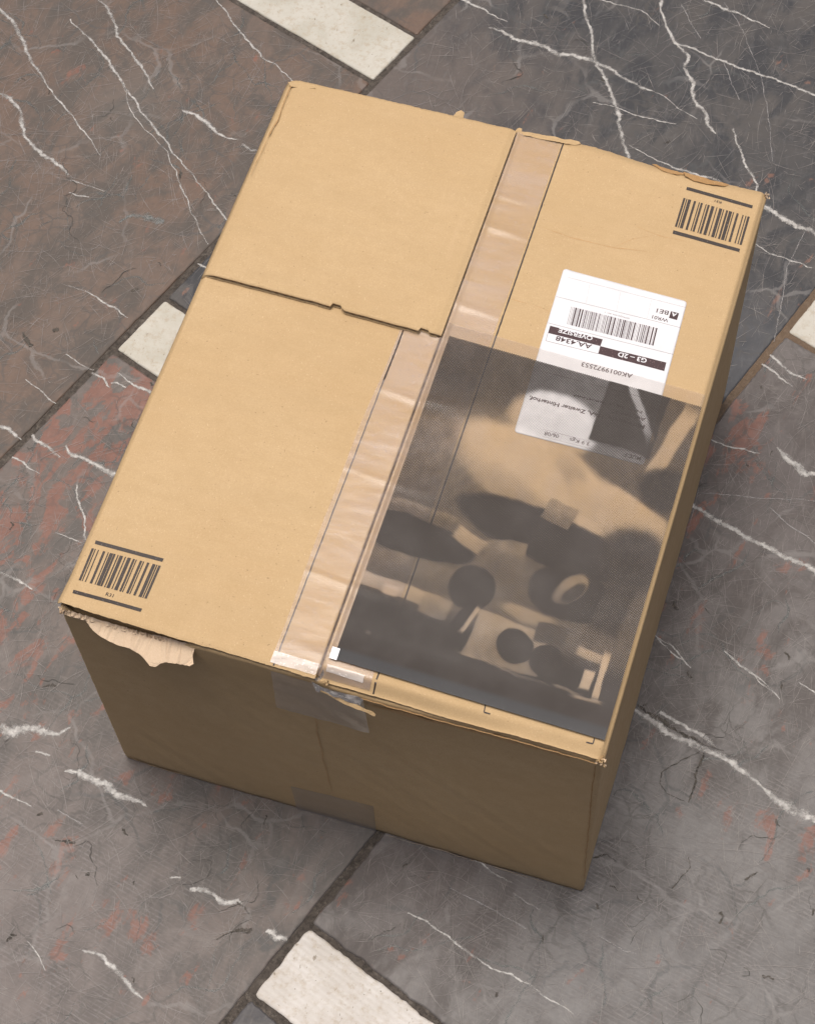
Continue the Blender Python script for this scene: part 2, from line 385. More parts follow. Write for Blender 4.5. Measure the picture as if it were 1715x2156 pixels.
def conv(lst, sx, ox, oy, wm=2.15):
    pts = [flo(x * sx + ox, y * sx + oy) for x, y, _ in lst]; return pts, [ww * sx * MM * wm + .0004 for _, _, ww in lst]
q1 = (.5, 0, 0); q2 = (.5, 857.5, 0); q3 = (.34295, 0, 492.8); q4 = (.5, 0, 1355.2); q5 = (.5, 857.5, 1355.2); q6 = (.42878, 1345.4, 554.4)
VA = [(q1, [(0,30,15),(50,80,22),(95,160,22),(130,240,18),(160,300,12),(195,350,8),(240,410,9),(290,470,10),(340,530,8),(380,590,7),(425,655,3)]),
 (q1, [(0,390,14),(40,410,25),(75,445,20),(90,470,15),(95,510,26),(105,540,20),(105,570,14),(140,610,22),(190,655,24),(240,690,20),(290,735,18)]),
 (q1, [(295,760,8),(340,770,6),(400,790,4),(440,805,2)]), (q1, [(290,810,4),(325,815,12),(375,830,4)]),
 (q1, [(410,0,8),(450,30,14),(475,70,18),(490,110,14),(490,150,16),(520,180,16),(550,220,10),(575,250,20),(605,290,14),(620,320,10),(645,375,8)]),
 (q1, [(770,460,14),(820,480,18),(870,520,26),(910,560,16),(960,580,10),(1010,585,4)]), (q1, [(1020,605,18),(1060,630,14),(1100,640,6)]),
 (q1, [(295,80,6),(350,140,8),(400,185,14),(440,235,16),(480,290,16),(510,345,14),(545,395,12),(580,440,12),(620,500,12),(670,560,14),(700,600,12),(730,640,10),(760,680,8),(810,740,9),(860,805,8),(910,865,9),(960,930,9)]),
 (q1, [(500,330,4),(535,390,6),(545,450,4),(560,490,6),(600,530,4),(660,590,3),(700,640,5),(730,700,5),(755,760,7),(780,820,8),(800,880,7),(830,950,5),(875,1030,4)]),
 (q1, [(905,0,6),(960,60,8),(1010,130,9),(1050,180,12),(1110,240,10),(1170,280,6),(1230,340,6),(1280,390,6)]),
 (q1, [(290,1200,3),(350,1225,6),(400,1250,8),(450,1280,11),(500,1310,10),(540,1335,3)]),
 (q3, [(0,1180,34),(50,1200,28),(90,1230,22),(130,1265,10)]), (q3, [(400,740,5),(470,780,8),(530,820,6),(575,840,8)]),
 (q3, [(160,890,5),(230,950,9),(290,1005,9),(345,1040,8)])]
VB = [(q3, [(575,840,18),(620,880,22),(675,940,10)]), (q3, [(680,915,12),(720,908,12),(775,940,10)]), (q3, [(715,850,4),(800,900,16),(850,935,28),(915,970,24),(980,1000,20)]),
 (q3, [(190,1240,22),(260,1290,26),(320,1320,24),(370,1370,12)]), (q3, [(400,1300,14),(430,1350,28),(500,1380,28),(560,1410,36),(620,1430,36),(690,1460,44),(760,1490,40)]),
 (q3, [(75,1370,14),(150,1395,18),(245,1470,5)]), (q3, [(465,1540,8),(480,1620,14),(500,1700,16),(515,1800,18),(510,1880,12)]),
 (q3, [(0,2080,16),(80,2110,18),(150,2150,20),(200,2180,8)]), (q3, [(340,1835,6),(430,1870,10),(500,1900,5)]),
 (q4, [(0,350,30),(40,365,50),(80,355,60),(130,358,36),(200,372,30),(250,385,24),(300,355,4)]),
 (q4, [(270,540,8),(330,545,30),(400,580,34),(460,615,36),(520,645,36),(570,665,24),(620,690,4)]), (q4, [(150,455,8),(210,475,12)]),
 (q4, [(350,1285,8),(400,1305,16),(460,1350,20),(510,1400,22),(545,1440,22),(575,1480,14),(600,1500,4)]), (q4, [(240,700,3),(290,735,5),(350,760,2)]),
 (q4, [(800,1030,16),(860,1035,24),(900,1070,16),(940,1100,34),(1000,1085,20),(1020,1095,8)]), (q4, [(1115,1220,16),(1160,1240,36),(1210,1240,24)]),
 (q4, [(115,1255,5),(150,1300,6),(190,1380,3)]), (q4, [(715,990,10),(760,992,12)]), (q4, [(0,620,14),(60,655,8),(130,690,4)])]
VC = [(q5, [(940,270,14),(1030,330,40),(1090,370,36),(1150,400,30),(1220,430,36),(1290,460,30),(1360,500,36),(1430,560,24),(1490,610,10),(1540,650,36),(1600,690,54),(1680,720,40),(1740,755,30)]),
 (q5, [(1060,290,20),(1120,325,18),(1200,370,14),(1260,400,26),(1300,430,10)]), (q5, [(1050,-20,8),(1130,50,7),(1190,100,4)]),
 (q5, [(1330,30,3),(1400,90,7),(1470,140,8),(1560,220,3)]), (q5, [(1650,160,4),(1730,230,8)]),
 (q5, [(0,1135,6),(80,1180,8),(170,1240,9),(260,1300,8),(350,1365,7),(430,1390,9),(520,1450,8),(600,1500,7),(700,1560,4)]),
 (q5, [(280,915,8),(370,970,8),(440,1005,4)]), (q5, [(180,1030,3),(300,1090,5),(430,1160,4),(500,1200,3)]), (q5, [(440,1055,4),(560,1120,5)]), (q5, [(800,1230,2),(900,1290,5),(960,1310,3)]),
 (q6, [(640,450,14),(700,500,18),(790,560,16),(820,575,3)]), (q6, [(600,495,12),(670,540,14),(750,605,8)]), (q6, [(350,865,8),(430,895,8),(520,915,12),(590,935,6)]),
 (q6, [(680,900,8),(720,945,36),(770,990,40),(820,1035,40),(880,1020,16)]),
 (q6, [(230,1170,26),(350,1240,30),(440,1290,30),(530,1345,28),(620,1395,28),(700,1430,30),(780,1470,36),(900,1530,44)]),
 (q6, [(60,1815,8),(160,1890,8),(250,1990,4)]), (q6, [(420,1910,5),(540,2010,8),(690,2140,5)]), (q6, [(280,1127,3),(600,1150,4),(890,1170,3)]), (q6, [(640,1200,3),(720,1270,5),(890,1395,4)])]
VD = [(q2, [(340,115,8),(400,135,16),(450,160,20),(520,185,26),(590,200,30),(640,225,26),(700,235,26),(770,250,30),(820,275,24),(880,310,20),(950,345,18),(1020,375,10),(1080,405,4),(1140,450,4),(1220,500,3)]),
 (q2, [(740,-20,16),(750,50,16),(765,110,14),(775,170,16),(785,240,20),(815,300,18),(845,370,20),(875,430,22),(885,490,24),(900,560,20),(930,670,16)]),
 (q2, [(200,-20,16),(240,0,16),(300,25,18),(350,60,8),(420,90,4)]), (q2, [(780,-10,5),(900,20,10),(980,40,6),(1060,105,5)]),
 (q2, [(1075,-20,20),(1065,40,16),(1085,100,14),(1110,160,20),(1150,200,18),(1180,240,24),(1160,285,16),(1200,340,22),(1205,400,24),(1220,440,20),(1255,480,26),(1260,520,24),(1300,560,8)]),
 (q2, [(1130,180,10),(1200,205,14),(1300,245,14),(1420,290,14),(1550,335,14),(1630,370,14),(1740,415,14)]),
 (q2, [(1220,-15,14),(1250,0,14),(1330,30,18),(1400,60,14),(1450,85,10),(1525,115,4)]),
 (q2, [(1370,540,12),(1385,600,10),(1410,660,12),(1440,720,14),(1465,780,12),(1470,850,12)]), (q2, [(780,430,3),(880,455,5),(960,480,7),(1050,500,7),(1130,520,4)]),
 (q2, [(930,610,4),(1000,650,6),(1060,680,7),(1110,695,8),(1190,725,14),(1300,760,14),(1400,800,10)]),
 (q2, [(1470,860,30),(1540,885,30),(1600,930,26),(1660,960,30),(1740,1000,30)]), (q2, [(1440,1020,5),(1540,1070,8),(1620,1100,9),(1700,1130,8)]),
 (q2, [(1330,10,2),(1400,100,3),(1480,300,3),(1520,480,3),(1535,680,2)]), (q2, [(1680,960,3),(1600,1120,4),(1570,1300,4),(1540,1440,2)]),
 (q2, [(1150,20,3),(1200,110,5),(1235,160,4)]), (q2, [(1330,260,3),(1360,340,5),(1395,420,3)])]
for key, data in (((-1, 0), VA), ((0, 0), VB), ((1, 0), VC), ((0, 1), VD)):
    big = []; thin = []
    for i, ((sx, ox, oy), l) in enumerate(data):
        pts, wd = conv(l, sx, ox, oy)
        (big if max(x[2] for x in l) * sx > 2.6 else thin).append(ribbon(pts, wd, .00012 + i * .00001, .26, .002, i))
    collect('white_vein', big, VEIN, slabs[key]); collect('faint_vein', thin, FAINT, slabs[key])

# random fine structure: green veins, cracks, pits and scratches, kept on their slab and off the joints
def inside(key, p, mar=.004):
    u, v = inv(p); ci, k = key; u0 = -.286 + ci * .507; off = {-1: .715, 0: .306, 1: .706}[ci] + k * .8005
    return u0 + mar < u < u0 + .501 - mar and off - .7215 + mar < v < off - mar
def seen(p):
    q = ROT @ (p - EYE); x = q.x / q.z * FPX * 1715 + 857.5; y = q.y / q.z * FPX * 1715 + 1078
    return -60 < x < 1775 and -60 < y < 2220 and not (.01 < p.x < W - .01 and .01 < p.y < L - .01)
def rp(key):
    while True:
        p = Vector((rnd.uniform(-.5, .65), rnd.uniform(-.28, 1.05), 0))
        if inside(key, p) and seen(p): return p
def walk(key, a, n, st, wob):
    p = rp(key); out = [p]
    for _ in range(n):
        a += rnd.gauss(0, wob); p = p + Vector((math.cos(a), math.sin(a), 0)) * st
        if not inside(key, p): break
        out.append(p)
    return out
for key, area, nscr, ngreen, ncrk, npit in (((-1, 0), 1, 2600, 60, 10, 8), ((0, 0), 1, 2600, 34, 16, 18), ((1, 0), 1, 3400, 30, 20, 24), ((0, 1), 1, 2600, 14, 16, 5)):
    G = []; K = []; PT = []; Sx = []
    for i in range(ngreen):
        a = RGR * 0 + math.radians(64) + rnd.gauss(0, .25) + (math.pi if rnd.random() < .5 else 0)
        q = walk(key, a, rnd.randint(5, 16), .006, .35)
        if len(q) > 3:
            ww = rnd.uniform(.0015, .0055); G.append(ribbon(q, [ww * (.35 + .65 * math.sin(math.pi * (j + .5) / len(q))) for j in range(len(q))], .00004 + i * .0000012, .5, .002, i))
    for i in range(ncrk):
        q = walk(key, rnd.uniform(0, 6.28), rnd.randint(5, 22), .003, .5)
        if len(q) > 3:
            ww = rnd.uniform(.0002, .0007); K.append(ribbon(q, [ww * (.3 + .7 * math.sin(math.pi * (j + .5) / len(q))) for j in range(len(q))], .0004 + i * .000003, .6, .0012, i))
    for i in range(npit):
        q = walk(key, rnd.uniform(0, 6.28), rnd.randint(2, 5), .002, .5)
        if len(q) > 2: ww = rnd.uniform(.002, .006); PT.append(ribbon(q, [ww * (.4 + .6 * math.sin(math.pi * (j + .5) / len(q))) for j in range(len(q))], .00033 + i * .000002, .6, .0012, i))
    for i in range(nscr):
        p = rp(key); a = rnd.gauss(1.2, .9) if rnd.random() < .6 else rnd.uniform(0, 6.28)
        ln = rnd.expovariate(1 / .016) + .004; ln = min(ln, .11); cv = rnd.gauss(0, 9); n = 5; q = [p]
        for j in range(n): a += cv * ln / n; q.append(q[-1] + Vector((math.cos(a), math.sin(a), 0)) * ln / n)
        if not inside(key, q[-1]): continue
        ww = rnd.choice((.00010, .00012, .00016, .00024)); z = .0006 + rnd.random() * .0002; vs = []
        for j, r in enumerate(q):
            tn = q[min(n, j+1)] - q[max(0, j-1)]; nn = Vector((-tn.y, tn.x, 0)).normalized() * ww * .5 * (math.sin(math.pi * (j + .4) / (n + .8)) + .15)
            vs += [r - nn + Vector((0, 0, z)), r + nn + Vector((0, 0, z))]
        Sx.append((vs, [(2*j, 2*j+1, 2*j+3, 2*j+2) for j in range(n)], [(0, 0)] * len(vs)))
    collect('green_vein', G, GREEN, slabs[key]); collect('crack', K, CRK, slabs[key]); collect('pit', PT, PITM, slabs[key]); collect('scratch', Sx, SCR, slabs[key])
# named dark fissures beside the broad vein of the grey slab, and the pits of the red one
CK = []
for i, (q, l, mat) in enumerate([(q5, [(970,255,10),(1010,290,22),(1070,330,34),(1130,370,26),(1200,405,18),(1260,430,12),(1330,455,6)], 0),
    (q5, [(1245,460,12),(1235,500,16),(1215,560,14),(1200,620,18),(1180,670,8)], 0), (q5, [(1230,455,4),(1150,490,6),(1070,545,8),(1060,590,4),(1090,630,3),(1170,665,4)], 0),
    (q5, [(1320,1130,26),(1330,1150,30),(1310,1180,16)], 0), (q5, [(1180,900,5),(1185,940,6),(1140,1000,5),(1110,1030,4)], 0),
    (q5, [(780,900,6),(840,890,14),(880,915,8)], 0), (q5, [(1420,1000,14),(1450,975,18),(1470,960,6)], 0), (q5, [(790,1095,12),(795,1120,14)], 0),
    (q4, [(910,1250,5),(980,1220,10),(1030,1205,36),(1060,1200,30)], 0), (q4, [(1000,1085,10),(1030,1110,18),(1050,1140,10)], 0), (q4, [(230,830,8),(290,825,26),(320,835,10)], 0),
    (q4, [(180,185,10),(220,175,24),(240,180,8)], 0), (q4, [(155,725,10),(180,718,22)], 0), (q1, [(130,1460,50),(110,1420,30),(95,1400,10)], 0), (q1, [(225,1400,34),(250,1390,30)], 0)]):
    pts, wd = conv(l, *q, 1.3); CK.append((pts, ribbon(pts, wd, .0005 + i * .00001, .5, .0015, i + 50)))
for key in ((-1, 0), (0, 0), (1, 0)):
    s = [r for pt, r in CK if inside(key, pt[0], -.01)]
    if s: collect('fissure', s, PITM, slabs[key])
# the grey-blue fossil patch in the brown slab, and the white chip beside the left marble strip
pts, wd = conv([(505,940,20),(560,905,50),(620,915,110),(660,930,120),(690,935,40)], *q1, 1.0)
collect('mineral_patch', [ribbon(pts, wd, .00009, .5, .002, 3)], vein_mat('grey mineral', (.17, .18, .175), (.10, .115, .11), .2, .7, .75, 150), slabs[(-1, 0)])
pts, wd = conv([(832,1108,14),(850,1118,26),(870,1130,20)], *q1, 1.3)
collect('white_chip', [ribbon(pts, wd, .00009, .3, .002, 3)], VEIN, slabs[(0, 1)])

# ------------------------------------------------------------------ the cardboard box
box = bpy.data.objects.new('cardboard_box', None); COL.objects.link(box); box.location = (0, 0, 0)
lab(box, 'battered brown cardboard shipping box with taped flaps and barcodes standing on stone floor', 'box')

def wall_top(x):     # front wall: pulled down and torn near the left corner
    return H - .0046 - .0080 * sst(.002, .012, x) * (1 - sst(.085, .115, x)) - .0006 * fn(x, 3, 0, 300) - .0010 * max(0, fn(x, 5, 0, 60)) - .0044 * sst(.2, .206, x) * (1 - .75 * sst(.30, .38, x))
peri = []
R_ = .0035
def addseg(a, b, n, nrm):
    for i in range(n): peri.append((a[0] + (b[0]-a[0]) * i / n, a[1] + (b[1]-a[1]) * i / n, nrm))
def addarc(cx, cy, a0):
    for i in range(4): a = a0 + math.pi / 2 * i / 4; peri.append((cx + R_ * math.cos(a), cy + R_ * math.sin(a), (math.cos(a), math.sin(a))))
addseg((R_, 0), (W - R_, 0), 160, (0, -1)); addarc(W - R_, R_, -math.pi/2); addseg((W, R_), (W, L - R_), 120, (1, 0)); addarc(W - R_, L - R_, 0)
addseg((W - R_, L), (R_, L), 60, (0, 1)); addarc(R_, L - R_, math.pi/2); addseg((0, L - R_), (0, R_), 60, (-1, 0)); addarc(R_, R_, math.pi)
nz = 56; vs = []; n = len(peri)
for j in range(nz + 1):
    b = j / nz
    for (x, y, nn) in peri:
        zt = wall_top(x) if y < .001 else H - .0045
        z = .0004 + (zt - .0004) * b
        if j == 0: z = .0003 + .0016 * max(0, fn(x, y, 2, 28))
        k = .0014 * fn(x * 1.0, y * 1.0 + z, 0, 7) + .0004 * fn(x + z, y, 4, 55)
        edge = min(1, 12 * min(abs(x), abs(W - x)) / W + 0) if abs(nn[1]) == 1 else min(1, 12 * min(abs(y), abs(L - y)) / L)
        k *= edge
        if b > .94: k -= .0008 * sst(.94, 1, b)
        if j <= 1: k -= (.0008 if j == 0 else .0003)
        if abs(nn[1]) < 1 and abs(nn[0]) < 1: k += .0004 * fn(x, y, z * 120)
        vs.append(Vector((x + nn[0] * k, y + nn[1] * k, z)))
fs = [(j*n + i, j*n + (i+1) % n, (j+1)*n + (i+1) % n, (j+1)*n + i) for j in range(nz) for i in range(n)]
body = mesh('body', vs, fs, KRAFT, box, True); md = body.modifiers.new('board', 'SOLIDIFY'); md.thickness = .0034; md.offset = -1

def liner(name, fn_, nx, ny, mat=KRAFT, th=.0005, parent=box, attr=None): return grid(name, nx, ny, fn_, mat, parent, True, th)
def fluting(x0, x1, yfun, zt, zb, pitch, depth, parent, mat=FLUTE, zfun=None):
    """the wavy middle ply seen at a cut edge"""
    n = int((x1 - x0) / pitch * 10); vs = []
    for i in range(n + 1):
        x = x0 + (x1 - x0) * i / n; z = (zt + zb) / 2 + (zt - zb) / 2 * math.sin(2 * math.pi * x / pitch + 2 * fn(x, 0, 0, 30))
        if zfun: z += zfun(x)
        y = yfun(x) + .0004 + .0004 * fn(x, 1, 0, 200)
        vs += [Vector((x, y, z)), Vector((x, y + depth, z))]
    o = mesh('fluting', vs, [(2*i, 2*i+2, 2*i+3, 2*i+1) for i in range(n)], mat, parent, True)
    md = o.modifiers.new('ply', 'SOLIDIFY'); md.thickness = .0003; return o

def bulge(x, y): return .0007 * fn(x, y, 0, 9) + .00025 * fn(x, y, 5, 40)
# left top flap
def lf_near(x): return .0006 + .0007 * fn(x, 2, 0, 60) + .0005 * fn(x, 2, 0, 260) + .0018 * sst(.03, .0, x) - .001 * sst(.14, .2, x)
def LF(dz, ins=0.0):
    def f(a, b):
        x = -.0012 + (.1990 + .0012) * a ** 1.0; y0 = lf_near(max(x, 0)) + ins + (.0008 * fn(x, 9, 0, 150) if ins else 0); y1 = .5085 + .0005 * fn(x, 1, 0, 90)
        y = y0 + (y1 - y0) * b ** 1.6; z = H + bulge(x, y) - dz
        z -= .0042 * (1 - sst(-.0012, .0035, x)); z += .0030 * sst(.03, .0, y) * sst(.10, .02, x)
        if dz == 0: z -= .0006 * sst(.0025, 0, y - y0)
        return Vector((x + dz * .8 * (1 - a) ** 6, y, z))
    return f
flapL = liner('top_flap', LF(0), 150, 90); lab(flapL, 'left top flap with printed corner barcode')
liner('flap_underside', LF(.0031, .0008), 90, 20, FLUTE, .0004, flapL)
fluting(.004, .197, lambda x: lf_near(x) + .0005, H - .0007, H - .0030, .0075, .0045, flapL, zfun=lambda x: .0026 * sst(.10, .02, x))
# right top flap: its near margin is crushed and rolled down over the end of the box
def rf_near(x): return .0012 + .0006 * fn(x, 2, 0, 45) + .0004 * fn(x, 2, 0, 240) - .0008 * sst(.25, .3, x)
FARX = [(.2006, .5115), (.239, .5125), (.262, .5135), (.280, .5130), (.3158, .5095), (.345, .5085), (.366, .5070), (.390, .5066), (.4112, .5065)]
def RF(dz, ins=0.0):
    def f(a, b):
        x = .2010 + (.4112 - .2010) * a; y0 = rf_near(x) + ins + (.0012 * fn(x, 6, 0, 90) if ins else 0)
        y1 = lerp(FARX, x) + .0007 * fn(x, 1, 0, 160) + .0004 * fn(x, 4, 0, 400)
        # more rows near the roll
        bb = b ** 1.7; y = y0 + (y1 - y0) * bb; z = H + bulge(x, y) - dz + .0003
        roll = sst(.0105, 0, y - y0) ; z -= (.0068 - .0030 * sst(.28, .36, x) + .0010 * fn(x, 0, 0, 35)) * roll
        z += .0010 * sst(.200, .206, x) * sst(.03, .008, y) * sst(.30, .22, x)
        z -= .0042 * sst(.4065, .4112, x)
        z -= .0016 * sst(.49, .513, y) * sst(.26, .3, x) * sst(.37, .33, x)
        z += .0011 * sst(.2055, .2010, x) * (1 if y > .02 else .3)
        return Vector((x - dz * .8 * a ** 8, y, z))
    return f
flapR = liner('top_flap', RF(0), 160, 110); lab(flapR, 'right top flap bearing the shipping label')
liner('flap_underside', RF(.0032, .0012), 90, 40, FLUTE, .0004, flapR)

# loose upper panel lying over the far half of the left flap; its cut edge faces the camera
EDGE = [(.0035, .3030), (.096, .3018), (.109, .3010), (.1095, .3045), (.1165, .3044), (.118, .3022), (.1205, .3004), (.182, .2990), (.1825, .3022), (.189, .3016), (.1905, .2998), (.2003, .3003)]
def up_near(x): return lerp(EDGE, x) + .00035 * fn(x, 2, 0, 90) + .0002 * fn(x, 8, 0, 500)
def UP(dz, ins=0.0, x1=.2001):
    def f(a, b):
        x = -.0010 + (x1 + .0010) * a; y0 = up_near(x) + ins; y1 = .5102 + .0006 * fn(x, 4, 0, 70) + .0004 * fn(x, 1, 0, 300)
        y = y0 + (y1 - y0) * b
        rise = sst(-.001, .012, x); z = H + .0008 + (.0036) * rise - dz * rise + bulge(x, y) * .7 - .0040 * (1 - sst(-.001, .003, x))
        z -= .0012 * sst(.194, .2, x) + .0010 * sst(.50, .5105, y)
        return Vector((x, y, z))
    return f
up = liner('upper_panel', UP(0), 220, 90); lab(up, 'doubled panel with a corrugated cut edge over the far left half')
liner('panel_underside', UP(.0032, -.0006), 120, 20, KRAFT, .0004, up)
fluting(.006, .199, up_near, H + .0038, H + .0016, .0072, .014, up, zfun=lambda x: -.0016 * (1 - sst(0, .012, x)))
# crease split along the left fold of the upper panel
def strip_on(name, pts, wid, z, mat, parent, jag=.5, step=.0015):
    v, f, u = ribbon([Vector((p.x, p.y, 0)) for p in pts], wid, z, jag, step, 3); return mesh(name, v, f, mat, parent, False, u)
zc_ = H + .0048
pts = [top(x, y, zc_) for x, y in [(612,180),(604,200),(596,222),(586,246),(578,262),(572,275),(556,305),(540,340),(528,368)]]
strip_on('fold_split', pts, [.0007, .0006, .0005, .0007, .0014, .0007, .0004, .0006, .0003], zc_, CREASE, up, .8)
# inner flaps close the box beneath the seam
mesh('inner_flap', [(.004, .004, H - .0125), (W - .004, .004, H - .0125), (W - .004, .25, H - .0125), (.004, .25, H - .0125), (.004, .26, H - .0125), (W - .004, .26, H - .0125), (W - .004, L - .004, H - .0125), (.004, L - .004, H - .0125)],
     [(0, 1, 2, 3), (4, 5, 6, 7)], KRAFT, box)
mesh('seam_filler_flap', [(.17, .0045, H - .0052), (.24, .0045, H - .0052), (.24, L - .004, H - .0052), (.17, L - .004, H - .0052)], [(0, 1, 2, 3)], FLUTE, box)

# ---- print on the flaps
def surfz(x, y):                       # height of the flap surface
    z = H + bulge(x, y)
    if x < .2: z -= .0042 * (1 - sst(-.0012, .0035, x)); z += .0030 * sst(.03, .0, y) * sst(.10, .02, x)
    else:
        z += .0003; roll = sst(.0105, 0, y - rf_near(x)); z -= (.0068 - .0030 * sst(.28, .36, x) + .0010 * fn(x, 0, 0, 35)) * roll
        z += .0010 * sst(.200, .206, x) * sst(.03, .008, y) * sst(.30, .22, x) + .0011 * sst(.2055, .2010, x) * (1 if y > .02 else .3)
    return z
def line(name, a, b, wd, lift, mat, parent, wob=.0002, n=160):
    vs = []
    for i in range(n + 1):
        t_ = i / n; x = a[0] + (b[0]-a[0]) * t_; y = a[1] + (b[1]-a[1]) * t_
        x += wob * fn(x, y, 0, 200); k = wd * .5 * (1 + .35 * fn(x, y, 3, 400))
        vs += [Vector((x - k, y, surfz(x - k, y) + lift)), Vector((x + k, y, surfz(x + k, y) + lift))]
    return mesh(name, vs, [(2*i, 2*i+1, 2*i+3, 2*i+2) for i in range(n)], mat, parent)
line('printed_line', (.1694, .2975), (.1672, lf_near(.167) + .0006), .0011, .00022, BLACK, flapL)
line('printed_line', (.2398, .5105), (.2415, rf_near(.241) + .0012), .0012, .00022, BLACK, flapR)
def T2(x, y, s, ox, oy): return top(x * s + ox, y * s + oy)
def poly_print(lst, s, ox, oy, lift, sub=0):
    vs = [T2(x, y, s, ox, oy) for x, y in lst]
    return [Vector((v.x, v.y, surfz(v.x, v.y) + lift)) for v in vs]
class Pr:
    def __init__(s, cs, lift): s.v = []; s.f = []; s.cs = cs; s.lift = lift
    def quad(s, a, b, c, d, n=6):
        P = [T2(*q, *s.cs) for q in (a, b, c, d)]; o = len(s.v)
        for i in range(n + 1):
            for e0, e1 in ((P[0], P[1]), (P[3], P[2])):
                q = e0.lerp(e1, i / n); s.v.append(Vector((q.x, q.y, surfz(q.x, q.y) + s.lift)))
        for i in range(n): s.f.append((o+2*i, o+2*i+1, o+2*i+3, o+2*i+2))
    def ln(s, a, b, w=2.0):
        dx, dy = b[0]-a[0], b[1]-a[1]; l = math.hypot(dx, dy); px, py = -dy / l * w / 2, dx / l * w / 2
        s.quad((a[0]+px, a[1]+py), (b[0]+px, b[1]+py), (b[0]-px, b[1]-py), (a[0]-px, a[1]-py), 10)
    def text(s, st, a, b, h, bold=0.0):
        """baseline from a to b (picture points), capital height h in picture units"""
        A = T2(*a, *s.cs); B = T2(*b, *s.cs); cu = bpy.data.curves.new('t', 'FONT'); cu.body = st; cu.size = 1; cu.offset = bold; cu.resolution_u = 3
        ob = bpy.data.objects.new('t', cu); COL.objects.link(ob); bpy.context.view_layer.update()
        me = bpy.data.meshes.new_from_object(ob.evaluated_get(bpy.context.evaluated_depsgraph_get()))
        xs = [v.co.x for v in me.vertices]; x0, x1 = min(xs), max(xs); ex = (B - A).normalized(); ey = Vector((-ex.y, ex.x, 0))
        sx = (B - A).length / (x1 - x0); hh = h * s.cs[0] * .000345 / .70; o = len(s.v)
        for v in me.vertices:
            q = A + ex * (v.co.x - x0) * sx + ey * v.co.y * hh; s.v.append(Vector((q.x, q.y, surfz(q.x, q.y) + s.lift)))
        for pl in me.polygons: s.f.append(tuple(i + o for i in pl.vertices))
        bpy.data.objects.remove(ob); bpy.data.curves.remove(cu); bpy.data.meshes.remove(me)
    def make(s, name, mat, parent): return mesh(name, s.v, s.f, mat, parent)
cA = (.2694, 92.4, 1078.0); cB = (.17241, 1355.2, 357.3); cC = (.2694, 1047.2, 554.4); cD = (.23348, 924.0, 1293.6)
def mixp(a, b, t_): return (a[0] + (b[0]-a[0]) * t_, a[1] + (b[1]-a[1]) * t_)
P = Pr(cA, .00022)
P.quad((405,222),(938,367),(925,393),(397,250), 12); P.quad((235,616),(770,762),(758,788),(227,645), 12)
for x, ww in [(375,17),(399,8),(424,8),(463,18),(501,8),(517,26),(546,16),(577,9),(595,25),(635,8),(656,26),(697,16),(720,8),(752,18),(777,8),(808,18),(850,25),(881,9),(897,18)]:
    f0 = (x - 375) / 540; f1 = (x + ww - 375) / 540; a = ((375,283),(915,424)); b = ((272,535),(803,682))
    P.quad(mixp(*a, f0), mixp(*b, f0), mixp(*b, f1), mixp(*a, f1), 8)
P.text('R31', (482,659), (541,675), 30, .012)
P.make('printed_barcode', BLACK, flapL)
P = Pr(cB, .00022)
P.quad((525,205),(1328,438),(1318,475),(515,243), 12); P.quad((358,740),(1172,970),(1160,1008),(347,782), 12)
for x, ww in [(482,24),(518,12),(540,36),(610,26),(670,12),(694,24),(753,12),(778,24),(824,36),(885,11),(920,36),(967,12),(1003,24),(1038,38),(1087,12),(1130,26),(1202,14),(1238,12),(1264,26)]:
    f0 = (x - 482) / 808; f1 = (x + ww - 482) / 808; a = ((482,342),(1290,578)); b = ((375,695),(1190,925))
    P.quad(mixp(*a, f0), mixp(*b, f0), mixp(*b, f1), mixp(*a, f1), 8)
P.text('R31', (949,392), (866,369), 34, .012)
P.make('printed_barcode', BLACK, flapR)
P = Pr(cD, .00022)
P.ln((418,815),(405,884), 11); P.ln((405,884),(460,900), 12); P.make('printed_corner_mark', BLACK, flapR); P = Pr(cD, .00022)
P.ln((1400,1120),(1386,1170), 11); P.ln((1386,1170),(1325,1155), 12)
P.make('printed_corner_mark', BLACK, flapR)

# ---- shipping label
lc = [(515,45),(1480,303),(1140,1583),(128,1320)]
cw = [T2(*q, *cC) for q in lc]
def labp(a, b):
    q = cw[0].lerp(cw[1], a).lerp(cw[3].lerp(cw[2], a), b)
    r = .028; da = min(a, 1-a); db = min(b, 1-b) * 1.5                   # rounded corners
    if da < r and db < r:
        ca = r if a < .5 else 1 - r; k = math.hypot(r - da, r - db)
        if k > r:
            s = r / k; a2 = (r - (r - da) * s); b2 = (r - (r - db) * s) / 1.5
            a = a2 if a < .5 else 1 - a2; b = b2 if b < .5 else 1 - b2; q = cw[0].lerp(cw[1], a).lerp(cw[3].lerp(cw[2], a), b)
    lift = .00030 + .0006 * sst(.06, 0, math.hypot(a - .02, b - .0)) 
    return Vector((q.x, q.y, surfz(q.x, q.y) + lift))
label = grid('shipping_label', 72, 100, labp, LPAPER, box, True, .00012); lab(label, 'white shipping label stuck upside down on the right flap')
P = Pr(cC, .00046)
for a, b, ww in [((505,102),(1470,350),1.3),((458,262),(1428,507),2),((393,468),(1370,717),2),((285,830),(1262,1088),2),((720,168),(690,310),.7),((958,232),(928,375),.7),((1200,290),(1165,440),.7),
                 ((345,1298),(1120,1500),1.8),((505,1338),(490,1388),1.8),((352,1356),(860,1488),1.5),((393,547),(375,608),2.5),((375,608),(785,710),2.5),((785,710),(802,650),2.5)]:
    P.ln(a, b, ww)
P.quad((410,490),(820,597),(802,650),(393,547), 8); P.quad((802,650),(1317,780),(1300,847),(785,710), 8); P.quad((1353,379),(1416,395),(1400,448),(1336,431), 3)
x = 0.0; br = random.Random(31)
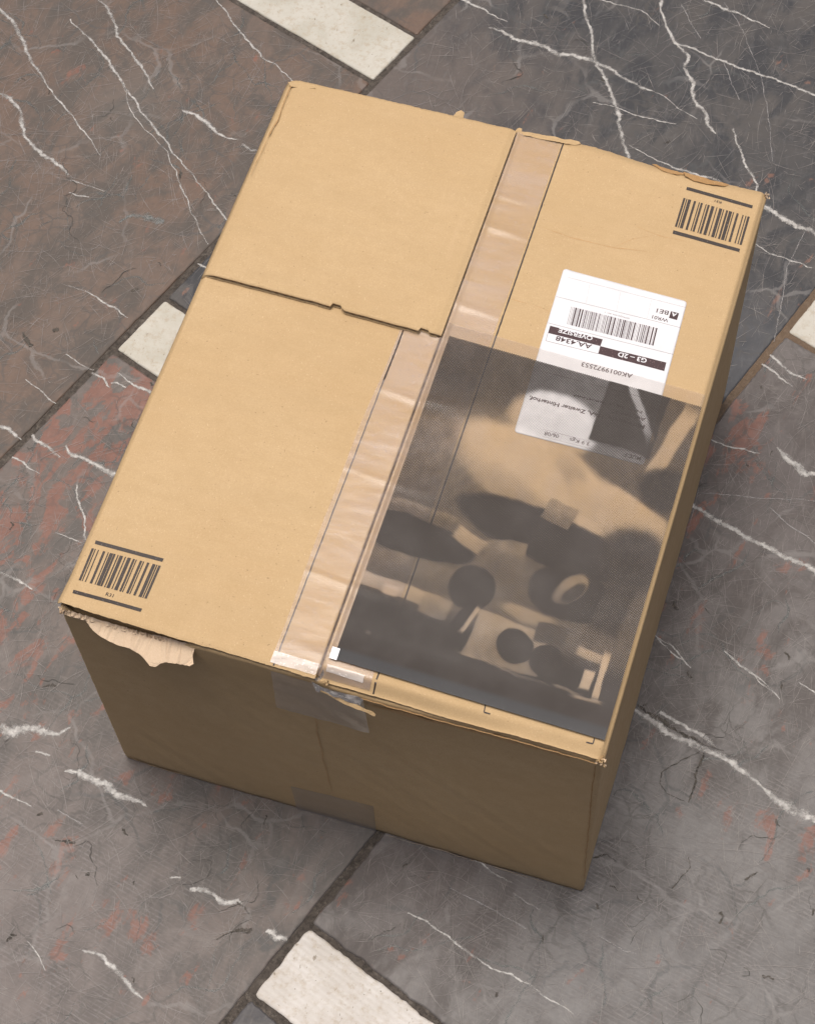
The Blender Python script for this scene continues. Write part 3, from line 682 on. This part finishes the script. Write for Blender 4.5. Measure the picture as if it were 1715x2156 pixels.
while x < .985:
    ww = br.choice((.0035, .0035, .006, .010, .016)); a = ((575,340),(1265,515)); b = ((540,478),(1232,652))
    P.quad(mixp(*a, x), mixp(*b, x), mixp(*b, x + ww), mixp(*a, x + ww), 4); x += ww + br.choice((.0055, .0055, .008, .012))
P.text('AA.4348', (740,640), (460,570), 46, .018); P.text('AK0019972553', (1057,872), (660,775), 42, .016)
P.text('WR01', (1335,441), (1210,410), 34, .012); P.text('BE1', (1338,379), (1246,357), 42, .012)
P.text('SDMcQzLvhH_001_v', (1030,431), (835,381), 13, .0)
P.text('Müllerstraße 156A, Zweiter Hinterhof,', (1150,1272), (250,1040), 36, .03); P.text('Aufgang 12', (1160,1215), (888,1146), 34, .02)
P.text('Berlin Berlin Deutschland', (1130,1160), (600,1030), 24, .01)
P.text('06/08', (482,1343), (370,1317), 36, .012); P.text('3.9 Kgs', (722,1402), (565,1367), 36, .012); P.text('MUC3', (1122,1518), (1000,1487), 36, .02)
P.make('label_print', LINK, label)
P = Pr(cC, .00058)
P.text('OVERSIZE', (745,577), (482,511), 40, .022); P.text('G3 – 2D', (1168,752), (945,696), 44, .022); P.text('A', (1402,399), (1362,387), 36, .02)
P.make('label_reversed_print', LPAPER, label)['kind'] = 'stuff'

# ---- packing tape down the seam
def tape_top(a, b):
    y = .0035 + .5065 * b; x = .1640 + (.2383 - .1640) * a + .0008 * fn(y, a, 0, 14) + (.0030 * sst(.20, .29, y) if a < .05 else 0)
    z = surfz(min(x, .1985) if x < .2 else max(x, .2012), y) + .00040 + .00018 * fn(x * .3, y, 3, 160)
    for yc, hh, sd in ((.413, .0011, .004), (.334, .0013, .0035), (.240, .0008, .003), (.166, .0007, .003), (.076, .0009, .003), (.018, .0006, .004), (.445, .0005, .003), (.30, .0006, .002)):
        yc2 = yc + (x - .2) * -.10; z += .8 * hh * math.exp(-((y - yc2) / sd) ** 2) * (.4 + .6 * math.sin(math.pi * min(1, max(0, a)))) 
    return Vector((x, y, z))
lab(grid('packing_tape', 44, 380, tape_top, TAPE, box), 'clear packing tape along the centre seam')
TAPE_END = tape_mat('doubled tape end', .45, (.74, .68, .62), .22, .0006)  # second tape layer; its bright reflection is partly painted as pale haze
def tape_piece(x0, x1, y0, y1, sl, lift):
    def f(a, b):
        x = x0 + (x1 - x0) * a; y = y0 + (y1 - y0) * b + sl * a + .0006 * fn(x, b, 0, 90)
        return Vector((x, y, surfz(x, y) + lift + .0002 * fn(x, y, 2, 200)))
    return grid('packing_tape', 24, 10, f, TAPE_END, box)
lab(tape_piece(.1642, .1985, .0022, .0115, -.0004, .0011), 'doubled whitish tape end on the near edge of the left flap')
lab(tape_piece(.2045, .2325, .0125, .0075, -.0010, .0011), 'doubled whitish tape end on the near edge of the right flap')
# its tail folded down the front wall, and the tape at the bottom of that wall
def wy(x, z): return -(.0014 * fn(x, z, 0, 7) + .0004 * fn(x + z, 0, 4, 55)) - .0005
A0, A1, A2, A3 = [fro(*q) for q in ((568,1408),(776,1486),(778,1541),(582,1488))]
A1 = Vector((.2348, 0, .3000)); A0 = Vector((.1655, 0, .3025)); 
def tf(a, b):
    q = A0.lerp(A1, a).lerp(A3.lerp(A2, a), b); q.z += .0015 * fn(q.x, 0, 0, 120) * b
    return Vector((q.x, wy(q.x, q.z) - .0007 * (1 + fn(q.x, q.z, 0, 60)), q.z))
lab(grid('packing_tape', 40, 30, tf, TAPE_OLD, box), 'tape tail folded down over the front wall')
B0, B1, B2, B3 = [fro(*q) for q in ((612,1655),(786,1697),(792,1750),(630,1713))]
B2.z = .0016; B3.z = .0016; B3.x = B0.x + .001
def tb(a, b):
    q = B0.lerp(B1, a).lerp(B3.lerp(B2, a), b)
    return Vector((q.x, wy(q.x, q.z) - .0004 - .0003 * fn(q.x, q.z, 0, 90), q.z))
lab(grid('packing_tape', 24, 20, tb, TAPE_OLD, box), 'tape end low on the front wall')

# ---- damage: torn paper, curls, frayed corners
def tilted(name, lst, mat, parent, z0, slope, y0=-.0012, s=1.0, ox=0, oy=0, th=.0004, wrk=.0005, jz=.0006):
    """outline from the photograph laid on a plane that leans out from the front wall below height z0"""
    nrm = Vector((0, 1, -slope)); P3 = [hit(x * s + ox, y * s + oy, (0, y0, z0), nrm) for x, y in lst]
    bm = bmesh.new(); vv = []
    N = len(P3)
    for i in range(N):
        a, b = P3[i], P3[(i+1) % N]; k = max(1, int((b-a).length / .0018))
        for j in range(k):
            q = a.lerp(b, j / k); q.z += jz * (fn(q.x, q.z, 2, 420) + .8 * fn(q.x, q.z, 5, 150)); q.x += .0004 * fn(q.x, q.z, 7, 420); vv.append(bm.verts.new(q))
    bm.faces.new(vv); bmesh.ops.triangulate(bm, faces=bm.faces[:]); bmesh.ops.subdivide_edges(bm, edges=bm.edges[:], cuts=1)
    for v in bm.verts: v.co.y -= wrk * (1 + fn(v.co.x, v.co.z, 0, 110)) 
    me = bpy.data.meshes.new(name); bm.to_mesh(me); bm.free(); o = link(name, me, mat, parent)
    if th: md = o.modifiers.new('ply', 'SOLIDIFY'); md.thickness = th; md.offset = 0
    return o
o = tilted('torn_paper', [(182,1308),(196,1326),(212,1338),(232,1350),(252,1357),(275,1364),(292,1374),(305,1386),(316,1400),(328,1401),(338,1395),(350,1392),(368,1395),(385,1397),(400,1402),(408,1396),(406,1380),(411,1360),(395,1352),(360,1343),(320,1334),(280,1325),(235,1314)], PALE, body, .2965, 2.0, wrk=.0007, jz=.0014)
lab(o, 'pale torn strip of liner hanging under the left flap')
cr = Pr(cA, 0)     # crushed fluting above the tear
vs = []; n = 90
for i in range(n + 1):
    a = i / n; q = hit(*mixp((262,1322), (352,1349), a), (0, -.004, .2955), (0, 1, -2.0)); s_ = math.sin(a * 62 + 3 * fn(a, 0, 0, 9))
    hgt = .0022 * math.sin(math.pi * a) ** .5 * (.7 + .5 * fn(a, 3, 0, 14))
    vs += [q + Vector((0, -.0004 - .0012 * s_, .0010)), q + Vector((0, -.0012 - .0004 * s_, -hgt * .6)), q + Vector((0, -.0016 - .0005 * s_, -hgt * 1.2 - .0008 * abs(s_)))]
o = mesh('torn_fluting', vs, [(3*i+k, 3*i+3+k, 3*i+4+k, 3*i+1+k) for i in range(n) for k in (0, 1)], PALE, body, False)
cE = dict(s=.2335, ox=523.6, oy=1262.8)
o = tilted('paper_curl', [(655,793),(730,828),(800,858),(900,903),(1000,948),(1060,978),(1120,1003),(1147,1025),(1142,1038),(1118,1036),(1078,1014),(1030,988),(985,976),(945,962),(900,944),(860,922),(820,900),(740,852),(648,812)], KRAFT, body, .300, .9, y0=-.002, wrk=.0012, th=.0006, **cE)
lab(o, 'thin loose strip of board sticking out below the seam')
tilted('crumpled_tape', [(572,716),(640,735),(700,762),(780,790),(850,810),(940,842),(1038,880),(1012,938),(960,925),(900,897),(800,852),(700,808),(655,790),(640,812),(612,800),(600,760)], TAPE_GREY, body, .300, .55, y0=-.003, wrk=.0022, th=0, **cE)
tilted('crumpled_tape', [(590,700),(640,680),(660,640),(684,600),(684,660),(662,700),(620,716)], TAPE_GREY, body, .306, .4, y0=-.002, wrk=.0016, th=0, **cE)
# ragged slivers of liner along the far edge, each a thin bent flake
def flake(lst, zz, mat=KRAFT, parent=None, lift=0.0, name='torn_flake'):
    P3 = [top(x, y, zz) for x, y in lst]; bm = bmesh.new(); vv = []
    for i in range(len(P3)):
        a, b = P3[i], P3[(i+1) % len(P3)]; k = max(1, int((b-a).length / .0015))
        for j in range(k): q = a.lerp(b, j / k); q.x += .0005 * fn(q.x, q.y, 1, 500); q.y += .0005 * fn(q.x, q.y, 4, 500); vv.append(bm.verts.new(q))
    bm.faces.new(vv); bmesh.ops.triangulate(bm, faces=bm.faces[:]); bmesh.ops.subdivide_edges(bm, edges=bm.edges[:], cuts=1)
    for v in bm.verts: v.co.z += .0012 * fn(v.co.x, v.co.y, 0, 130) + lift * sst(.508, .52, v.co.y)
    me = bpy.data.meshes.new(name); bm.to_mesh(me); bm.free(); o = link(name, me, mat, parent or flapR)
    md = o.modifiers.new('ply', 'SOLIDIFY'); md.thickness = .0005; md.offset = 0; return o
flake([(954,247),(960,238),(970,235),(977,240),(975,248),(984,254),(1000,259),(1030,262),(1060,268),(1082,277),(1092,281),(1082,286),(1050,278),(1015,270),(990,262),(965,254)], H - .0002, KRAFT, up, .002)
flake([(1080,279),(1092,270),(1098,271),(1098,277),(1130,281),(1165,288),(1192,296),(1200,303),(1180,301),(1140,292),(1100,284)], H + .0010, KRAFT, flapR, .001)
flake([(1188,294),(1200,293),(1218,297),(1222,302),(1210,305),(1192,303)], H + .0008, KRAFT, flapR)
flake([(1372,345),(1382,346),(1390,351),(1420,360),(1452,367),(1425,368),(1395,360)], H - .0008, CREASE, flapR)
flake([(1438,362),(1470,370),(1500,380),(1535,388),(1525,392),(1490,388),(1460,380),(1442,370)], H + .0006, CREASE, flapR)
flake([(606,172),(616,174),(640,180),(663,182),(664,186),(640,186),(612,182)], H + .0040, KRAFT, up)
# frayed paper at the crushed corners
def fray(c, n, r, parent, mat=PALE, seed=1, dirs=(-1, -1)):
    rg = random.Random(seed); vs = []; fs = []
    for k in range(n):
        p = Vector(c) + Vector((rg.gauss(0, r), rg.gauss(0, r * .6), rg.gauss(0, r * .5))); a = rg.uniform(0, 6.28); el = rg.uniform(-.6, .7)
        d = Vector((math.cos(a), math.sin(a), el)).normalized(); sd = d.cross(Vector((rg.gauss(0, 1), rg.gauss(0, 1), rg.gauss(0, 1)))).normalized()
        cu = d.cross(sd); ln = rg.uniform(.0010, .0032); ww = rg.uniform(.0004, .0016); o = len(vs)
        for i in range(6):
            t_ = i / 5; q = p + d * ln * t_ + cu * ln * .5 * math.sin(t_ * rg.uniform(1.5, 3.0)) ; k2 = ww * (1 - .55 * t_)
            vs += [q - sd * k2, q + sd * k2]
        for i in range(5): fs.append((o+2*i, o+2*i+1, o+2*i+3, o+2*i+2))
    o = mesh('frayed_corner', vs, fs, mat, parent, True); o['kind'] = 'stuff'; return o
fray((W - .001, .001, H - .0055), 26, .0017, flapR, seed=3); fray((W - .001, .001, H - .0055), 80, .0015, flapR, seed=13, mat=KRAFT); fray((W, .507, H - .0035), 34, .0014, flapR, seed=4)
fray((.003, .0003, H - .0075), 40, .0014, body, seed=5)
vs = []; n = 70      # chewed edge of the front wall showing in the gap
for i in range(n + 1):
    a = i / n; x = .002 + .058 * a; z = H - .0120 + .0012 * fn(x, 0, 0, 160); k = math.sin(x * 900 + 5 * fn(x, 0, 4, 60))
    for j in range(4): vs.append(Vector((x + .0006 * fn(x, j, 1, 300), -.0002 - .0012 * (j == 1) - .0014 * (j == 2) * k + .0020 * (j == 3), z + (.0013 * j + .0010 * k * (j > 1)) * (1 - .6 * a))))
mesh('torn_fluting', vs, [(4*i+k, 4*i+4+k, 4*i+5+k, 4*i+1+k) for i in range(n) for k in (0, 1, 2)], PALE, body)
fray((.206, .0005, H - .004), 8, .0015, flapR, seed=12, mat=KRAFT)
# creases, a worn lower lip and rubbed corners on the front wall
def front_strip(name, l, wd, mat, jag=.5, off=.0003, parent=None):
    P3 = [fro(*q) for q in l]; v, f, u = ribbon([Vector((q.x, q.z, 0)) for q in P3], wd, 0, jag, .0015, 5)
    return mesh(name, [Vector((q.x, wy(q.x, q.y) + .0005 - off, max(.0004, q.y))) for q in v], f, mat, parent or body, False, u)
front_strip('worn_lip', [(690,1722),(760,1743),(850,1769),(930,1788),(960,1799),(1010,1813),(1080,1836),(1150,1858),(1221,1880)], [.0005, .0012, .0008, .0016, .0022, .0012, .0016, .0010, .0018], PALE, .9, .0009)
front_strip('worn_lip', [(268,1592),(300,1602),(345,1617),(400,1631)], [.0014, .0010, .0016, .0005], KRAFT, .9, .0009)
front_strip('pressed_fold', [(1252,1612),(1246,1660),(1238,1760),(1228,1850)], [.0005, .0008, .0006, .0004], CREASE, .5, .0005)
front_strip('pressed_fold', [(660,1480),(668,1540),(690,1640),(700,1670)], [.0004, .0008, .0006, .0003], SOFTF, .5, .0008)
front_strip('rubbed_patch', [(760,1476),(850,1502),(960,1530),(1080,1562),(1200,1596)], [.001, .005, .003, .006, .002], SOFTF, .7, .0006)
# crushed ply showing as a pale double line beneath the right flap's near edge
def ply(a, b):
    x = .232 + (.4065 - .232) * a; z = H - .0100 + .0032 * sst(.28, .36, x) + .0011 * fn(x, 0, 3, 40) + .0007 * fn(x, 0, 3, 200) - .0009 * b
    return Vector((x, -.0018 + .0012 * b - .0006 * fn(x, 1, 0, 80), z))
grid('crushed_ply', 160, 3, ply, FLUTE, body, True, .0003)
# faint folds pressed into the right flap
for l, ww in (([(1140,478),(1200,500),(1290,522),(1370,530)], .0007), ([(1290,522),(1330,505),(1375,495)], .0004), ([(1048,620),(1110,640),(1170,660)], .0006), ([(1340,478),(1400,500),(1440,508)], .0005)):
    pts = [top(*q) for q in l]; v, f, u = ribbon([Vector((p.x, p.y, 0)) for p in pts], [ww * .3] + [ww] * (len(pts) - 2) + [ww * .3], 0, .6, .002, 2)
    v = [Vector((q.x, q.y, surfz(q.x, q.y) + .0001)) for q in v]
    mesh('pressed_fold', v, f, SOFTF, flapR, False, u)

# ------------------------------------------------------------------ the printed film lying over label, tape and right flap
FT = [top(*q, H + .001) for q in ((944,680),(1484,832),(1272,1561),(690,1386))]
for q in (FT[1], FT[2]): q.x = min(q.x, .4085)
FW, FH = .206, .297
# kind, cx, cy, half width, half height, turn, tone, edge softness: an abstract still arrangement of soft dark and pale forms
forms = [('e', .10, .02, .40, .16, 0, .66, .5), ('e', .30, .34, .34, .12, -.2, .50, .5),
 ('e', .50, .20, .17, .085, .15, .20, .25), ('r', .76, .12, .115, .105, .04, .93, .06), ('r', .79, .10, .018, .09, -.5, .45, .5), ('r', .93, .17, .030, .12, .22, .20, .5), ('e', .96, .30, .10, .06, 0, .88, .4),
 ('e', .52, .37, .36, .105, .32, .14, .22), ('e', .44, .43, .26, .035, .38, .36, .9), ('e', .62, .33, .14, .03, .9, .30, .8), ('e', .84, .41, .24, .062, .30, .20, .25),
 ('e', .60, .525, .34, .070, .16, .95, .16), ('r', .62, .45, .055, .032, .15, .48, .10), ('e', .92, .52, .12, .09, 0, .84, .5),
 ('e', .13, .625, .25, .052, .06, .97, .10), ('e', .16, .55, .16, .018, .05, .52, .4), ('r', .48, .615, .075, .050, -.12, .55, .06), ('r', .34, .59, .06, .022, .3, .36, .3),
 ('e', .74, .655, .15, .075, .1, .92, .12), ('e', .735, .640, .040, .052, .5, .46, .25), ('e', .745, .650, .022, .036, .5, .80, .4), ('r', .90, .66, .055, .070, .1, .80, .4),
 ('r', .22, .715, .20, .034, .02, .58, .12), ('e', .40, .715, .085, .060, 0, .95, .12), ('e', .62, .742, .10, .020, .02, .42, .5),
 ('r', .16, .775, .15, .020, .04, .34, .12), ('r', .13, .784, .030, .014, .04, .18, .3), ('r', .30, .790, .05, .028, .05, .50, .15), ('r', .40, .800, .022, .050, .25, .96, .15), ('r', .425, .800, .008, .040, .25, .30, .3),
 ('r', .58, .830, .135, .062, .02, .45, .05), ('e', .61, .828, .068, .046, 0, .97, .07), ('e', .73, .845, .060, .042, .1, .96, .12), ('r', .72, .775, .05, .026, .05, .72, .1),
 ('r', .87, .800, .045, .012, .1, .35, .4), ('r', .925, .845, .012, .062, .03, .16, .35), ('r', .882, .862, .017, .026, .05, .20, .3), ('r', .90, .912, .050, .0045, .03, .40, .6), ('r', .83, .902, .045, .0035, .06, .50, .6), ('r', .61, .897, .16, .0035, .09, .62, .5),
 ('e', .105, .905, .012, .006, 0, .72, .8)]
def tone(a, b):
    x = a; y = 1 - b
    if x < .018 or y < .036: return -1.0
    wx = x + .012 * fn(x, y, 1, 7) + .004 * fn(x, y, 2, 26); wy_ = y + .009 * fn(x, y, 7, 7) + .003 * fn(x, y, 5, 26)
    t_ = .60
    yb = .855 + .03 * x + .008 * fn(x, 0, 2, 9)
    t_ += (.98 - t_) * sst(yb - .10, yb - .02, y)
    for k, cx_, cy_, hw, hh, an, tv, so_ in forms:
        dx, dy = wx - cx_, (wy_ - cy_) * 1.44; 
        if abs(dx) > .6 or abs(dy) > .6: continue
        ca, sa = math.cos(an), math.sin(an); u = abs(dx * ca + dy * sa) / hw; v = abs(-dx * sa + dy * ca) / (hh * 1.44)
        d = math.sqrt(u * u + v * v) if k == 'e' else max(u, v) 
        w_ = 1 - sst(1 - so_ * .6, 1 + so_ * .6, d)
        if w_ > 0:
            sh = tv + (.07 * (wy_ - cy_) / hh if tv < .7 else 0)
            t_ += (sh - t_) * w_
    t_ += .035 * fn(x, y, 6, 14) + .05 * fn(x, y, 3, 40) * (t_ < .9)
    if y > .93: t_ = max(t_, .985)
    return max(.05, min(1.06, t_))
def filmp(a, b):
    b2 = 1 - b; q = FT[0].lerp(FT[1], a).lerp(FT[3].lerp(FT[2], a), b2)
    z = surfz(max(q.x, .2012), max(q.y, .014)) + .00105 + .00016 * (1 + fn(q.x, q.y, 3, 35)) + .0011 * sst(.91, 1, b2) + .0007 * sst(.03, 0, a)
    # the strip of tape below shows through as ridges
    for yc, hh in ((.243, .0004), (.166, .0002), (.076, .0002)): z += hh * math.exp(-((q.y - yc) / .004) ** 2) * sst(.247, .210, q.x)
    return Vector((q.x, q.y, z))
t = NT('printed film'); p = t.pos()
uv = t.n('ShaderNodeUVMap').outputs[0]; hp = t.map(uv, rot=(0, 0, 0), sca=(FW * 1000, FH * 1000, 1))
r45 = t.map(hp, rot=(0, 0, math.radians(45))); sp = t.n('ShaderNodeSeparateXYZ'); t.t.links.new(r45, sp.inputs[0])
K = 2 * math.pi / 1.15
dots = t.math('ADD', t.math('COSINE', t.math('MULTIPLY', sp.outputs[0], K)), t.math('COSINE', t.math('MULTIPLY', sp.outputs[1], K)))
dots = t.math('ADD', t.math('MULTIPLY', dots, .25), .5)
at = t.n('ShaderNodeAttribute'); at.attribute_name = 'tone'
ink = t.ramp(t.math('SUBTRACT', at.outputs['Fac'], dots), -.03, .03)
# scuffs where the ink has flaked
sp1 = t.noise(t.map(uv, sca=(FW * 1000, FH * 1000, 1)), .55, 4, .7)
ink = t.math('MULTIPLY', ink, t.ramp(sp1, .735, .765, 1, .15))
pn = t.noise(t.map(p, rot=(0, 0, .3), sca=(1, .6, 1)), 34, 4, .6)
nrm = t.bump(pn, .00022, .8)
ic = t.mix(t.ramp(t.noise(p, 26, 5, .6), .35, .7), (.034, .028, .024), (.047, .040, .036))
se = t.n('ShaderNodeSeparateXYZ'); t.t.links.new(uv, se.inputs[0])
ic = t.mix(t.ramp(se.outputs[1], .024, .040, .5, 0), ic, (.052, .058, .064))      # film's own unprinted black edge band
inks = t.pbr(ic, .42, nrm, .14)
hz = t.pbr((.55, .50, .48), .5, None, .3)
clear = t.mixsh(t.ramp(pn, .3, .7, .05, .13), t.transp((.92, .91, .90)), hz)
g = t.n('ShaderNodeBsdfGlossy'); g.inputs['Roughness'].default_value = .16; t.set(g, 'Normal', nrm)
fr = t.n('ShaderNodeFresnel'); fr.inputs[0].default_value = 1.45
clear = t.mixsh(t.math('MULTIPLY', fr.outputs[0], .55), clear, g.outputs[0])
FILM = t.fin(t.mixsh(t.math('MULTIPLY', ink, .965), clear, inks))
film = grid('printed_film', 240, 340, filmp, FILM, None, True, 0, ('tone', tone))
lab(film, 'clear film printed with dark halftone tones lying over label and right flap', 'film')
# white unprinted block at its lower left corner
wq = [top(*q, H + .0036) for q in ((700,1361),(716,1366),(708,1390),(692,1385))]
mesh('white_block', [q for q in wq], [(0, 1, 2, 3)], WHITE, film)
